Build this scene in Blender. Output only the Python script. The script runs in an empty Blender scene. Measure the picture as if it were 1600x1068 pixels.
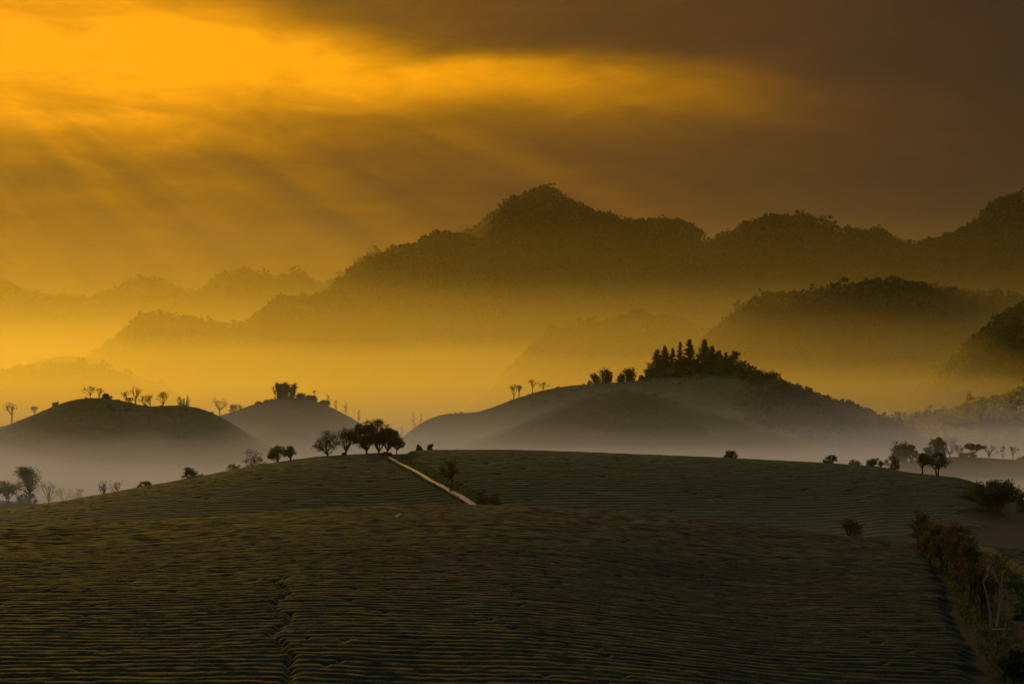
import bpy, math, random
import numpy as np
from mathutils import Vector

sc = bpy.context.scene
COL = sc.collection
R = math.radians

# ---------------------------------------------------------------- camera
F = 3111.0            # focal length in photo pixels (70 mm on 36 mm, 1600 px wide)
HOR = 600.0           # photo row of the eye level
cam_d = bpy.data.cameras.new('camera')
cam_d.lens = 70; cam_d.sensor_width = 36
cam_d.shift_y = (HOR - 534) / 1600.0
cam_d.clip_start = 0.5; cam_d.clip_end = 20000
cam = bpy.data.objects.new('camera', cam_d); COL.objects.link(cam)
cam.location = (0, 0, 0); cam.rotation_euler = (R(90), 0, 0)
sc.camera = cam

# ---------------------------------------------------------------- light
SUN_AZ, SUN_EL = R(-22), R(15.5)           # left of the view, low
sd = Vector((math.sin(SUN_AZ) * math.cos(SUN_EL), math.cos(SUN_AZ) * math.cos(SUN_EL), math.sin(SUN_EL)))
sun_d = bpy.data.lights.new('sun', 'SUN'); sun_d.energy = 1.75; sun_d.angle = R(0.8)
sun_d.color = (1.0, 0.53, 0.02)
sun = bpy.data.objects.new('sun', sun_d); COL.objects.link(sun)
sun.rotation_euler = sd.to_track_quat('Z', 'Y').to_euler()

world = bpy.data.worlds.new('World'); sc.world = world; world.use_nodes = True

class NT:
    """small helper to write node maths"""
    def __init__(s, tree): s.t = tree; s.n = tree.nodes; s.l = tree.links
    def new(s, k, **kw):
        n = s.n.new(k)
        for a, b in kw.items(): setattr(n, a, b)
        return n
    def put(s, sock, v):
        if hasattr(v, 'is_linked') or isinstance(v, bpy.types.NodeSocket): s.l.new(v, sock)
        else: sock.default_value = v
    def m(s, op, a, b=0.0, c=0.0, clamp=False):
        n = s.new('ShaderNodeMath', operation=op, use_clamp=clamp)
        s.put(n.inputs[0], a); s.put(n.inputs[1], b)
        if len(n.inputs) > 2: s.put(n.inputs[2], c)
        return n.outputs[0]
    def ramp(s, f, stops, interp='LINEAR'):
        n = s.new('ShaderNodeValToRGB'); cr = n.color_ramp; cr.interpolation = interp
        while len(cr.elements) < len(stops): cr.elements.new(0.5)
        for e, (p, c) in zip(cr.elements, stops): e.position = p; e.color = (*c, 1)
        s.l.new(f, n.inputs[0]); return n.outputs[0]
    def mix(s, f, a, b, blend='MIX'):
        n = s.new('ShaderNodeMix', data_type='RGBA', blend_type=blend)
        s.put(n.inputs[0], f)
        s.put(n.inputs[6], a if not isinstance(a, tuple) else (*a, 1)); s.put(n.inputs[7], b if not isinstance(b, tuple) else (*b, 1))
        return n.outputs[2]
    def noise(s, vec, scale, detail=4, rough=0.5, dist=0.0):
        n = s.new('ShaderNodeTexNoise')
        if vec is not None: s.l.new(vec, n.inputs['Vector'])
        n.inputs['Scale'].default_value = scale; n.inputs['Detail'].default_value = detail
        n.inputs['Roughness'].default_value = rough; n.inputs['Distortion'].default_value = dist
        return n.outputs[0]
    def comb(s, x, y, z=0.0):
        n = s.new('ShaderNodeCombineXYZ')
        for i, v in enumerate((x, y, z)): s.put(n.inputs[i], v)
        return n.outputs[0]

def build_world():
    t = NT(world.node_tree)
    for n in list(t.n): t.n.remove(n)
    out = t.new('ShaderNodeOutputWorld'); bg = t.new('ShaderNodeBackground')
    t.l.new(bg.outputs[0], out.inputs[0])
    sky = t.new('ShaderNodeTexSky', sky_type='NISHITA', sun_disc=False)
    sky.sun_elevation = SUN_EL; sky.sun_rotation = SUN_AZ; sky.dust_density = 4.0; sky.air_density = 1.5
    g = t.new('ShaderNodeTexCoord').outputs['Generated']
    sep = t.new('ShaderNodeSeparateXYZ'); t.l.new(g, sep.inputs[0])
    x, y, z = sep.outputs
    az = t.m('ARCTAN2', x, y)
    el = t.m('ARCSINE', z)
    dot = t.new('ShaderNodeVectorMath', operation='DOT_PRODUCT')
    t.l.new(g, dot.inputs[0]); dot.inputs[1].default_value = sd
    sa = t.m('ARCCOSINE', t.m('MINIMUM', dot.outputs['Value'], 0.99999))        # angle to the sun
    # cloud deck seen in perspective
    inv = t.m('DIVIDE', 1.0, t.m('ADD', t.m('MAXIMUM', z, 0.0), 0.10))
    deck = t.comb(t.m('MULTIPLY', x, inv), t.m('MULTIPLY', y, t.m('MULTIPLY', inv, 0.8)), 1.7)
    n1 = t.noise(deck, 0.9, 5, 0.52, 0.4)
    n2 = t.noise(deck, 2.6, 4, 0.5, 0.3)
    # glow around the sun through the deck
    base = t.m('MULTIPLY', t.m('EXPONENT', t.m('MULTIPLY', t.m('MULTIPLY', sa, sa), -5.0)), 0.38)
    # the long thin opening in the cloud, dipping towards the right
    wob = t.m('MULTIPLY', t.m('SUBTRACT', n1, 0.5), 0.09)
    e0 = t.m('ADD', t.m('MULTIPLY_ADD', az, -0.062, 0.1455), wob)
    de = t.m('SUBTRACT', el, e0)
    left = t.m('MULTIPLY_ADD', az, -6.0, -0.55, clamp=True)                     # wider and brighter towards the sun
    wid_up = t.m('MULTIPLY_ADD', left, 0.027, 0.014)
    wid_dn = t.m('MULTIPLY_ADD', left, 0.010, 0.024)
    up = t.m('GREATER_THAN', de, 0.0)
    wid = t.m('ADD', t.m('MULTIPLY', up, wid_up), t.m('MULTIPLY', t.m('SUBTRACT', 1.0, up), wid_dn))
    q = t.m('DIVIDE', de, wid)
    band = t.m('EXPONENT', t.m('MULTIPLY', t.m('MULTIPLY', q, q), -1.0))
    bandI = t.m('MULTIPLY', t.m('EXPONENT', t.m('MULTIPLY', t.m('POWER', sa, 4.0), -27.0)), 0.88)
    band = t.m('MULTIPLY', t.m('MULTIPLY', band, bandI), t.m('MULTIPLY_ADD', n2, 0.9, 0.52))
    # rays fanning out below the opening
    sx = t.m('SUBTRACT', az, SUN_AZ); sy = t.m('SUBTRACT', el, SUN_EL)
    phi = t.m('ARCTAN2', sy, sx)
    rn = t.noise(t.comb(t.m('MULTIPLY', phi, 12.0), 0.3, 0.0), 1.0, 3, 0.6)
    below = t.m('MULTIPLY', t.m('SUBTRACT', 0.0, de), 22.0, clamp=True)
    rays = t.m('MULTIPLY', t.m('MULTIPLY', t.m('SUBTRACT', rn, 0.5), below), t.m('MULTIPLY', base, 1.6))
    I = t.m('ADD', t.m('ADD', base, band), rays)
    n3 = t.noise(deck, 5.5, 5, 0.6, 0.5)
    dark = t.m('ADD', t.m('MULTIPLY_ADD', n1, 1.3, -0.08), t.m('MULTIPLY', n3, 0.88))
    I = t.m('MULTIPLY', I, dark)
    colr = t.ramp(I, [(0.0, (0.010, 0.008, 0.008)), (0.06, (0.028, 0.015, 0.010)), (0.16, (0.074, 0.029, 0.009)),
                      (0.35, (0.23, 0.092, 0.003)), (0.62, (0.56, 0.212, 0.001)), (1.0, (1.05, 0.385, 0.001))])
    over = t.m('MULTIPLY', t.m('SUBTRACT', el, 0.26), 1.7, clamp=True)
    colr = t.mix(1.0, colr, t.mix(over, (0.0, 0.0, 0.0), (0.33, 0.37, 0.44)), 'ADD')
    sky_s = t.mix(1.0, sky.outputs[0], (0.06, 0.06, 0.06), 'MULTIPLY')
    t.put(bg.inputs[0], t.mix(0.995, sky_s, colr))
    bg.inputs[1].default_value = 1.0
build_world()

sc.view_settings.view_transform = 'Standard'; sc.view_settings.look = 'None'
sc.view_settings.exposure = 0.0; sc.view_settings.gamma = 1.0
sc.render.engine = 'CYCLES'
cy = sc.cycles
cy.max_bounces = 5; cy.diffuse_bounces = 2; cy.glossy_bounces = 1; cy.transmission_bounces = 3
cy.volume_bounces = 1; cy.transparent_max_bounces = 8
cy.use_denoising = True

# ---------------------------------------------------------------- materials
MAT = {}
def mat(name):
    m = bpy.data.materials.new(name); m.use_nodes = True
    t = NT(m.node_tree)
    b = t.n['Principled BSDF']; b.inputs['Roughness'].default_value = 0.85
    b.inputs['Specular IOR Level'].default_value = 0.15
    MAT[name] = m
    return m, t, b
def ocoord(t, world_space=False):
    if world_space: return t.new('ShaderNodeNewGeometry').outputs['Position']
    return t.new('ShaderNodeTexCoord').outputs['Object']
def bump(t, b, h, strength, dist):
    n = t.new('ShaderNodeBump'); n.inputs['Strength'].default_value = strength; n.inputs['Distance'].default_value = dist
    t.l.new(h, n.inputs['Height']); t.l.new(n.outputs[0], b.inputs['Normal'])

def tea_mat(name, g1, g2, g3):
    m, t, b = mat(name)
    p = ocoord(t, True)
    sq = t.new('ShaderNodeMapping'); sq.inputs['Scale'].default_value = (0.35, 1.0, 1.0); t.l.new(p, sq.inputs[0])
    big = t.noise(sq.outputs[0], 0.075, 4, 0.6, 0.6)
    mid = t.noise(sq.outputs[0], 0.42, 4, 0.65)
    off = t.new('ShaderNodeMapping'); off.inputs['Location'].default_value = (31, 17, 5); off.inputs['Scale'].default_value = (0.25, 1.0, 1.0); t.l.new(p, off.inputs[0])
    mid2 = t.noise(off.outputs[0], 0.6, 4, 0.65)
    fine = t.noise(p, 5.5, 5, 0.7)
    c = t.mix(t.m('MULTIPLY_ADD', big, 4.0, -1.5, clamp=True), g1, g2)
    c = t.mix(t.m('MULTIPLY_ADD', mid, 6.0, -3.3, clamp=True), c, g3)
    c = t.mix(t.m('MULTIPLY_ADD', mid2, 6.0, -3.4, clamp=True), c, (0.007, 0.013, 0.007))
    c = t.mix(1.0, c, t.ramp(fine, [(0.30, (0.35, 0.35, 0.35)), (0.52, (0.9, 0.9, 0.9)), (0.72, (2.1, 2.1, 1.9))]), 'MULTIPLY')
    t.l.new(c, b.inputs['Base Color'])
    bump(t, b, fine, 0.9, 0.25)
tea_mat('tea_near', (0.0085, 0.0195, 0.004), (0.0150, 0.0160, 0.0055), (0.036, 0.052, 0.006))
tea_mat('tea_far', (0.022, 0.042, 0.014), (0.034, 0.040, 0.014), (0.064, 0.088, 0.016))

def soil_mat(name, c1, c2, scale=0.4):
    m, t, b = mat(name)
    p = ocoord(t, True)
    n = t.noise(p, scale, 6, 0.65); n2 = t.noise(p, scale * 9, 4, 0.6)
    c = t.mix(t.m('MULTIPLY_ADD', n, 3.0, -1.0, clamp=True), c1, c2)
    c = t.mix(1.0, c, t.ramp(n2, [(0.3, (0.6, 0.6, 0.6)), (0.7, (1.3, 1.3, 1.3))]), 'MULTIPLY')
    t.l.new(c, b.inputs['Base Color']); bump(t, b, n2, 0.6, 0.3)
    b.inputs['Specular IOR Level'].default_value = 0.03
soil_mat('field_soil', (0.018, 0.015, 0.008), (0.028, 0.021, 0.011))
soil_mat('valley_ground', (0.05, 0.055, 0.025), (0.08, 0.065, 0.035), 0.05)
soil_mat('path_soil', (0.52, 0.24, 0.075), (0.70, 0.36, 0.13), 0.8)
MAT['path_soil'].node_tree.nodes['Principled BSDF'].inputs['Roughness'].default_value = 0.5
MAT['path_soil'].node_tree.nodes['Principled BSDF'].inputs['Specular IOR Level'].default_value = 0.5
soil_mat('road_soil', (0.026, 0.016, 0.010), (0.042, 0.026, 0.016), 0.5)
soil_mat('bare_earth', (0.13, 0.085, 0.055), (0.19, 0.125, 0.08), 0.2)
soil_mat('lit_crest_grass', (0.20, 0.17, 0.06), (0.28, 0.22, 0.09), 0.3)  # pale yellow grass tone with the spur crest's sunlight put into it
soil_mat('brown_bank', (0.032, 0.026, 0.014), (0.050, 0.036, 0.020), 0.3)
soil_mat('stone', (0.55, 0.52, 0.48), (0.7, 0.68, 0.64), 3.0)
soil_mat('plank_wood', (0.32, 0.18, 0.10), (0.40, 0.25, 0.14), 2.0)

def hill_mat(name, c1, c2, c3, stripes):
    m, t, b = mat(name)
    p = ocoord(t, True)
    n = t.noise(p, 0.018, 5, 0.6, 0.5); n2 = t.noise(p, 0.12, 5, 0.65); n3 = t.noise(p, 1.1, 4, 0.7)
    c = t.mix(t.m('MULTIPLY_ADD', n, 4.0, -1.5, clamp=True), c1, c2)
    c = t.mix(t.m('MULTIPLY_ADD', n2, 4.0, -2.1, clamp=True), c, c3)
    h = n3
    if stripes:   # far tea rows, too fine to tell apart: rows follow the contour lines
        sp = t.new('ShaderNodeSeparateXYZ'); t.l.new(p, sp.inputs[0])
        zz = t.m('ADD', sp.outputs[2], t.m('MULTIPLY', n2, 1.6))
        s = t.m('MULTIPLY_ADD', t.m('SINE', t.m('MULTIPLY', zz, 2 * math.pi / 0.85)), 0.5, 0.5)
        c = t.mix(1.0, c, t.ramp(s, [(0.0, (0.50, 0.50, 0.50)), (0.6, (1.18, 1.18, 1.18))]), 'MULTIPLY')
        h = t.m('MULTIPLY_ADD', s, 0.35, n3)
    c = t.mix(1.0, c, t.ramp(n3, [(0.3, (0.5, 0.5, 0.5)), (0.7, (1.5, 1.5, 1.4))]), 'MULTIPLY')
    t.l.new(c, b.inputs['Base Color']); bump(t, b, h, 0.7, 0.6)
    b.inputs['Specular IOR Level'].default_value = 0.0
hill_mat('tea_hill', (0.020, 0.022, 0.010), (0.032, 0.025, 0.014), (0.040, 0.036, 0.016), True)
hill_mat('wooded_slope', (0.012, 0.015, 0.005), (0.018, 0.018, 0.007), (0.022, 0.024, 0.008), False)
hill_mat('hedge_far', (0.046, 0.066, 0.024), (0.080, 0.066, 0.032), (0.115, 0.115, 0.036), False)
hill_mat('grass_slope', (0.06, 0.065, 0.02), (0.10, 0.085, 0.03), (0.12, 0.12, 0.03), False)

def leaf_mat(name, c1, c2, trans=0.25):
    m, t, b = mat(name)
    r = t.new('ShaderNodeNewGeometry').outputs['Random Per Island']
    c = t.mix(r, c1, c2)
    t.l.new(c, b.inputs['Base Color'])
    tr = t.new('ShaderNodeBsdfTranslucent'); t.l.new(t.mix(1.0, c, (1.5, 1.4, 0.7), 'MULTIPLY'), tr.inputs[0])
    mx = t.new('ShaderNodeMixShader'); mx.inputs[0].default_value = trans
    t.l.new(b.outputs[0], mx.inputs[1]); t.l.new(tr.outputs[0], mx.inputs[2])
    t.l.new(mx.outputs[0], t.n['Material Output'].inputs[0])
leaf_mat('leaf_dark', (0.024, 0.040, 0.014), (0.055, 0.072, 0.022))
leaf_mat('leaf_green', (0.048, 0.090, 0.026), (0.090, 0.135, 0.034), 0.3)
leaf_mat('leaf_olive', (0.042, 0.043, 0.012), (0.088, 0.074, 0.017), 0.3)
leaf_mat('leaf_yellow_sunlit', (0.20, 0.19, 0.03), (0.33, 0.28, 0.04), 0.5)  # yellow leaves with the right slope's golden sunlight put into the colour
leaf_mat('leaf_brush', (0.030, 0.042, 0.012), (0.075, 0.085, 0.020), 0.3)
leaf_mat('leaf_dry', (0.085, 0.068, 0.045), (0.13, 0.095, 0.06), 0.3)
leaf_mat('leaf_forest', (0.022, 0.029, 0.010), (0.036, 0.040, 0.013), 0.12)
leaf_mat('leaf_bamboo', (0.035, 0.040, 0.012), (0.075, 0.070, 0.018), 0.25)
def bark_mat(name, c1, c2):
    m, t, b = mat(name)
    p = ocoord(t); n = t.noise(p, 6.0, 5, 0.7)
    t.l.new(t.mix(n, c1, c2), b.inputs['Base Color']); bump(t, b, n, 0.6, 0.05)
bark_mat('bark', (0.035, 0.026, 0.018), (0.085, 0.066, 0.048))
bark_mat('bark_pale', (0.16, 0.12, 0.09), (0.28, 0.22, 0.17))

# ---------------------------------------------------------------- mesh helpers
def mesh(name, V, Fq, smooth=False, material=None):
    V = np.asarray(V, dtype=np.float32); Fq = np.asarray(Fq, dtype=np.int32)
    k = Fq.shape[1]
    me = bpy.data.meshes.new(name)
    me.vertices.add(len(V)); me.vertices.foreach_set('co', V.ravel())
    me.loops.add(Fq.size); me.loops.foreach_set('vertex_index', Fq.ravel())
    me.polygons.add(len(Fq))
    me.polygons.foreach_set('loop_start', np.arange(0, Fq.size, k, dtype=np.int32))
    if smooth: me.polygons.foreach_set('use_smooth', np.ones(len(Fq), dtype=bool))
    me.update(calc_edges=True)
    if material: me.materials.append(MAT[material])
    return me
def link(name, me, parent=None, **props):
    o = bpy.data.objects.new(name, me); COL.objects.link(o)
    if parent is not None: o.parent = parent
    for k, v in props.items():
        if v is not None: o[k] = v
    return o
def h2(ix, iy, seed):
    n = (ix.astype(np.int64) * 374761393 + iy.astype(np.int64) * 668265263 + seed * 1442695041) & 0xffffffff
    n = ((n ^ (n >> 13)) * 1274126177) & 0xffffffff
    return ((n ^ (n >> 16)) & 0xffff) / 65535.0
def vnoise(x, y, seed=0):
    x = np.asarray(x, float); y = np.asarray(y, float)
    ix = np.floor(x); iy = np.floor(y); fx = x - ix; fy = y - iy
    fx = fx * fx * fx * (fx * (fx * 6 - 15) + 10); fy = fy * fy * fy * (fy * (fy * 6 - 15) + 10)
    a = h2(ix, iy, seed); b = h2(ix + 1, iy, seed); c = h2(ix, iy + 1, seed); d = h2(ix + 1, iy + 1, seed)
    return (a * (1 - fx) + b * fx) * (1 - fy) + (c * (1 - fx) + d * fx) * fy - 0.5
def fbm(x, y, seed=0, oct=4):
    s = 0; a = 1.0
    for i in range(oct): s = s + a * vnoise(x * 2 ** i + 17.3 * i, y * 2 ** i - 9.1 * i, seed + i); a *= 0.5
    return s
def sstep(a, b, x): t = np.clip((x - a) / (b - a), 0, 1); return t * t * (3 - 2 * t)

# ---------------------------------------------------------------- terrain
TAB = np.arange(-900, 2501, 2.0)
class Hill:
    """a ridge: its crest line, the distance of the crest, how steeply it falls in front and behind"""
    def __init__(s, crest, dist, a, front, back, sm=8, namp=0.0, nscale=120.0, seed=1, aback=None):
        c = np.array(crest, float); s.c = np.interp(TAB, c[:, 0], c[:, 1])
        d = np.array(dist if isinstance(dist, list) else [(0, dist)], float)
        s.d = np.interp(TAB, d[:, 0], d[:, 1])
        def smooth(v, sig):
            k = np.exp(-0.5 * (np.arange(-int(3 * sig), int(3 * sig) + 1) / sig) ** 2); k /= k.sum()
            return np.convolve(np.pad(v, int(3 * sig), mode='edge'), k, 'valid')
        s.c = smooth(s.c, sm / 2.0); s.d = smooth(s.d, 25)
        s.a, s.ab, s.front, s.back, s.namp, s.ns, s.seed = a, aback or a, front, back, namp, nscale, seed
    def px(s, x, y): return 800 + F * x / np.maximum(y, 60)
    def D(s, px): return np.interp(px, TAB, s.d)
    def z(s, x, y):
        x = np.asarray(x, float); y = np.asarray(y, float)
        p = s.px(x, y); D = np.interp(p, TAB, s.d); k = (np.interp(p, TAB, s.c) - HOR) / F
        t = y - D
        z = -k * y - np.where(t < 0, s.a, s.ab) * t * t
        if s.namp:
            w = sstep(0.0, s.front * 0.45, np.abs(t))
            z = z + s.namp * w * (1.6 * np.abs(fbm(x / s.ns, y / (s.ns * 2.2), s.seed)) - 0.8 + fbm(x / s.ns * 2.3, y / s.ns * 2.3, s.seed + 9) * 0.5)
        return z
    def crest_pt(s, px, dy=0.0):
        y = float(s.D(px)) + dy; x = (px - 800) / F * y
        return np.array((x, y, float(s.z(x, y))))
    def hit(s, px, py):
        D = float(s.D(px)); ys = np.linspace(D, D - s.front, 600); xs = (px - 800) / F * ys
        q = HOR - F * s.z(xs, ys) / ys
        i = np.argmax(q >= py) if (q >= py).any() else len(q) - 1
        return np.array((xs[i], ys[i], float(s.z(xs[i], ys[i]))))
    def mesh(s, name, material, px0=-260, px1=1860, step=6, rows=44, floor=-64):
        P = np.arange(px0, px1 + 1, step, dtype=float)
        tt = np.concatenate([-s.front * (1 - np.linspace(0, 1, int(rows * 0.75))) ** 1.3, np.linspace(0, 1, int(rows * 0.25) + 1)[1:] ** 1.2 * s.back])
        Pg, Tg = np.meshgrid(P, tt)
        Y = np.maximum(s.D(Pg) + Tg, 12); X = (Pg - 800) / F * np.maximum(Y, 60)
        Z = np.maximum(s.z(X, Y), floor)
        V = np.stack([X, Y, Z], -1).reshape(-1, 3)
        n, m = len(tt), len(P)
        i = (np.arange(n - 1)[:, None] * m + np.arange(m - 1)[None, :]).ravel()
        Q = np.stack([i, i + 1, i + m + 1, i + m], -1)
        keep = (V[Q][:, :, 2] > floor + 0.01).any(1)
        return link(name, mesh(name, V, Q[keep], True, material), kind='structure')

GROUND = -62.0
gx, gy = np.meshgrid(np.linspace(-3400, 3400, 120), np.linspace(-250, 5400, 120))
gz = GROUND + 1.5 * fbm(gx / 200, gy / 200, 5)
i = (np.arange(119)[:, None] * 120 + np.arange(119)[None, :]).ravel()
link('ground', mesh('ground', np.stack([gx, gy, gz], -1).reshape(-1, 3), np.stack([i, i + 1, i + 121, i + 120], -1), True, 'valley_ground'), kind='structure')

# near tea hill
A = Hill([(-900, 850), (-300, 838), (0, 825), (150, 822), (300, 815), (420, 805), (520, 797), (650, 793), (800, 794), (900, 799), (1000, 806), (1100, 815),
          (1200, 827), (1300, 839), (1430, 853), (1500, 860), (1600, 868), (2000, 890), (2500, 900)],
         [(-300, 215), (0, 220), (650, 232), (1200, 228), (1600, 222)], 0.000383, 225, 150, sm=30)
_Az = A.z
def az_(x, y):
    z = _Az(x, y); x = np.asarray(x, float); y = np.asarray(y, float)
    sw = -0.9 * np.exp(-((x - 0.095 * y - 2) / 9) ** 2) * np.exp(-((y - 130) / 40) ** 2)      # shallow swale
    return z + sw + 0.5 * fbm(x / 22, y / 22, 3, 2) * sstep(0, 40, np.abs(y - 228))
A.z = az_
A.mesh('tea_field', 'field_soil', px0=-900, px1=2500, step=20, rows=90, floor=-61)
# second tea hill with the path
B = Hill([(-900, 900), (-300, 842), (0, 799), (100, 786), (200, 768), (300, 750), (400, 730), (500, 716), (560, 713), (620, 709), (680, 706), (800, 706), (900, 709), (1000, 713),
          (1100, 717), (1200, 722), (1300, 727), (1380, 733), (1412, 741), (1450, 745), (1500, 750), (1550, 765), (1600, 783), (1800, 840), (2500, 900)],
         [(-300, 430), (0, 440), (500, 478), (620, 482), (1300, 470), (1600, 440)], 0.0023, 140, 120, sm=10, aback=0.0012)
B.mesh('tea_field', 'brown_bank', px0=-500, px1=2100, step=8, rows=60, floor=-61)
# low ground behind on the left and right
P_ = Hill([(-900, 770), (-100, 775), (0, 781), (60, 786), (110, 793), (170, 806), (260, 850), (2500, 900)], 540, 0.002, 110, 80, sm=10)
P_.mesh('hill', 'grass_slope', px0=-400, px1=300, step=6)
O_ = Hill([(-900, 900), (1200, 800), (1330, 760), (1390, 733), (1430, 721), (1500, 717), (1600, 723), (1700, 728), (2500, 760)], 660, 0.0022, 130, 100, sm=14)
O_.mesh('hill', 'tea_hill', px0=1200, px1=2100, step=6)
C1 = Hill([(-900, 720), (-200, 700), (0, 672), (60, 648), (110, 627), (150, 624), (190, 628), (230, 640), (270, 636), (300, 637), (330, 646), (370, 668), (420, 700), (480, 735), (600, 800), (2500, 900)],
          [(0, 840), (400, 800)], 0.0018, 210, 160, sm=16, namp=1.5, nscale=70, seed=3)
C1.mesh('hill', 'tea_hill', px0=-400, px1=640, step=5)
C2 = Hill([(-900, 800), (200, 720), (290, 680), (330, 655), (360, 648), (400, 633), (440, 625), (490, 627), (530, 645), (560, 662), (600, 688), (660, 735), (800, 830), (2500, 900)],
          900, 0.0020, 200, 160, sm=12, namp=1.5, nscale=70, seed=4)
C2.mesh('hill', 'tea_hill', px0=180, px1=840, step=5)
D1 = Hill([(-900, 900), (500, 760), (620, 694), (650, 668), (680, 652), (712, 648), (745, 648), (790, 631), (840, 614), (890, 605), (940, 602), (1000, 597), (1030, 591), (1090, 586), (1150, 584), (1200, 605),
           (1250, 622), (1300, 640), (1350, 658), (1400, 672), (1500, 700), (1700, 740), (2500, 800)],
          [(620, 900), (1000, 960), (1400, 900)], 0.0015, 230, 200, sm=12, namp=5, nscale=70, seed=6)
D1.mesh('hill', 'tea_hill', px0=480, px1=1760, step=5)
D2 = Hill([(-900, 900), (640, 740), (720, 699), (790, 671), (860, 643), (920, 620), (970, 612), (1010, 616), (1060, 632), (1150, 655), (1260, 690), (1400, 740), (2500, 900)],
          [(700, 820), (970, 875), (1260, 820)], 0.0020, 190, 140, sm=16, namp=3, nscale=50, seed=8)
D2.mesh('hill', 'tea_hill', px0=620, px1=1420, step=5)
# misty middle distance
M_ = Hill([(-900, 900), (1250, 720), (1340, 690), (1400, 668), (1440, 660), (1490, 655), (1530, 640), (1570, 625), (1620, 612), (1750, 590), (2500, 560)], 1010, 0.0016, 210, 160, sm=10, namp=6, nscale=60, seed=10)
M_.mesh('hill', 'wooded_slope', px0=1200, px1=2000, step=5)
M2 = Hill([(-900, 900), (1300, 720), (1400, 650), (1460, 600), (1500, 560), (1550, 520), (1600, 480), (1700, 440), (2500, 420)], 1500, 0.0008, 380, 200, sm=10, namp=9, nscale=80, seed=11)
M2.mesh('hill', 'wooded_slope', px0=1250, px1=2000, step=5)
E1 = Hill([(-900, 620), (-200, 612), (0, 592), (40, 584), (70, 577), (120, 577), (150, 582), (200, 592), (240, 606), (300, 640), (420, 700), (2500, 800)], 1900, 0.0015, 400, 200, sm=8, namp=6, nscale=80, seed=12)
E1.mesh('hill', 'wooded_slope', px0=-400, px1=520, step=5)
E2 = Hill([(-900, 540), (-100, 540), (0, 574), (16, 579), (40, 570), (90, 556), (130, 557), (180, 572), (240, 592), (320, 625), (420, 680), (2500, 800)], 2300, 0.0015, 450, 220, sm=8, namp=5, nscale=80, seed=13)
E2.mesh('hill', 'grass_slope', px0=-400, px1=560, step=5)
N1 = Hill([(-900, 800), (450, 690), (540, 620), (600, 590), (640, 588), (690, 612), (740, 600), (800, 590), (850, 610), (950, 690), (2500, 900)], 2300, 0.0015, 450, 220, sm=20, namp=5, nscale=80, seed=14)
N1.mesh('hill', 'grass_slope', px0=440, px1=1000, step=6)
L_ = Hill([(-900, 900), (700, 660), (790, 590), (830, 550), (858, 520), (900, 520), (950, 510), (985, 500), (1010, 500), (1060, 503), (1100, 522), (1160, 560), (1300, 640), (2500, 800)], 2000, 0.0015, 420, 240, sm=8, namp=8, nscale=90, seed=15)
L_.mesh('hill', 'wooded_slope', px0=680, px1=1340, step=5)
K_ = Hill([(-900, 900), (1000, 610), (1110, 535), (1150, 494), (1190, 472), (1260, 464), (1330, 450), (1390, 441), (1430, 445), (1475, 457), (1530, 470), (1600, 478), (1700, 470), (1900, 500), (2500, 600)], 1800, 0.0015, 420, 240, sm=8, namp=9, nscale=90, seed=16)
K_.mesh('hill', 'wooded_slope', px0=980, px1=2000, step=6)
# mountains
F_ = Hill([(-900, 700), (0, 620), (100, 575), (150, 553), (200, 514), (215, 500), (250, 489), (285, 497), (330, 512), (370, 511), (410, 488), (440, 468), (510, 464), (560, 470), (620, 520), (800, 640), (2500, 800)], 2600, 0.0007, 520, 300, sm=6, namp=14, nscale=110, seed=17)
F_.mesh('mountain', 'wooded_slope', px0=-200, px1=840, step=5)
H_ = Hill([(-900, 800), (300, 620), (440, 520), (505, 465), (525, 445), (560, 420), (600, 400), (640, 388), (680, 374), (720, 374), (752, 384), (766, 372), (782, 335), (800, 318), (825, 303), (850, 298), (880, 310),
           (905, 330), (940, 340), (985, 350), (1030, 350), (1070, 350), (1092, 370), (1102, 385), (1160, 430), (1300, 530), (2500, 800)], [(500, 2900), (760, 2950), (800, 3080), (1100, 3000)], 0.0007, 620, 350, sm=5, namp=18, nscale=130, seed=18)
H_.mesh('mountain', 'wooded_slope', px0=280, px1=1400, step=5, rows=48)
H2_ = Hill([(-900, 800), (350, 560), (480, 470), (545, 425), (590, 398), (640, 392), (700, 385), (740, 366), (765, 345), (790, 325), (840, 310), (900, 400), (1100, 520), (2500, 800)], 3700, 0.0007, 600, 350, sm=5, namp=18, nscale=130, seed=19)
H2_.mesh('mountain', 'wooded_slope', px0=330, px1=1120, step=5)
I_ = Hill([(-900, 800), (900, 520), (1040, 430), (1080, 402), (1115, 385), (1145, 368), (1165, 355), (1200, 347), (1250, 342), (1290, 352), (1312, 364), (1345, 366), (1375, 366), (1400, 376), (1425, 392), (1500, 440), (1700, 560), (2500, 800)], 2800, 0.0007, 600, 350, sm=5, namp=16, nscale=120, seed=20)
I_.mesh('mountain', 'wooded_slope', px0=880, px1=1800, step=5, rows=48)
J_ = Hill([(-900, 800), (1280, 500), (1380, 420), (1420, 396), (1450, 382), (1490, 368), (1530, 348), (1570, 336), (1620, 320), (1760, 300), (2500, 330)], 2400, 0.0007, 600, 350, sm=5, namp=16, nscale=110, seed=21)
J_.mesh('mountain', 'wooded_slope', px0=1250, px1=2100, step=5, rows=48)
J2 = Hill([(-900, 800), (1450, 400), (1530, 340), (1555, 314), (1580, 307), (1640, 305), (1800, 330), (2500, 400)], 2800, 0.0007, 500, 300, sm=5, namp=14, nscale=110, seed=22)
J2.mesh('mountain', 'wooded_slope', px0=1440, px1=2100, step=5)
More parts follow.
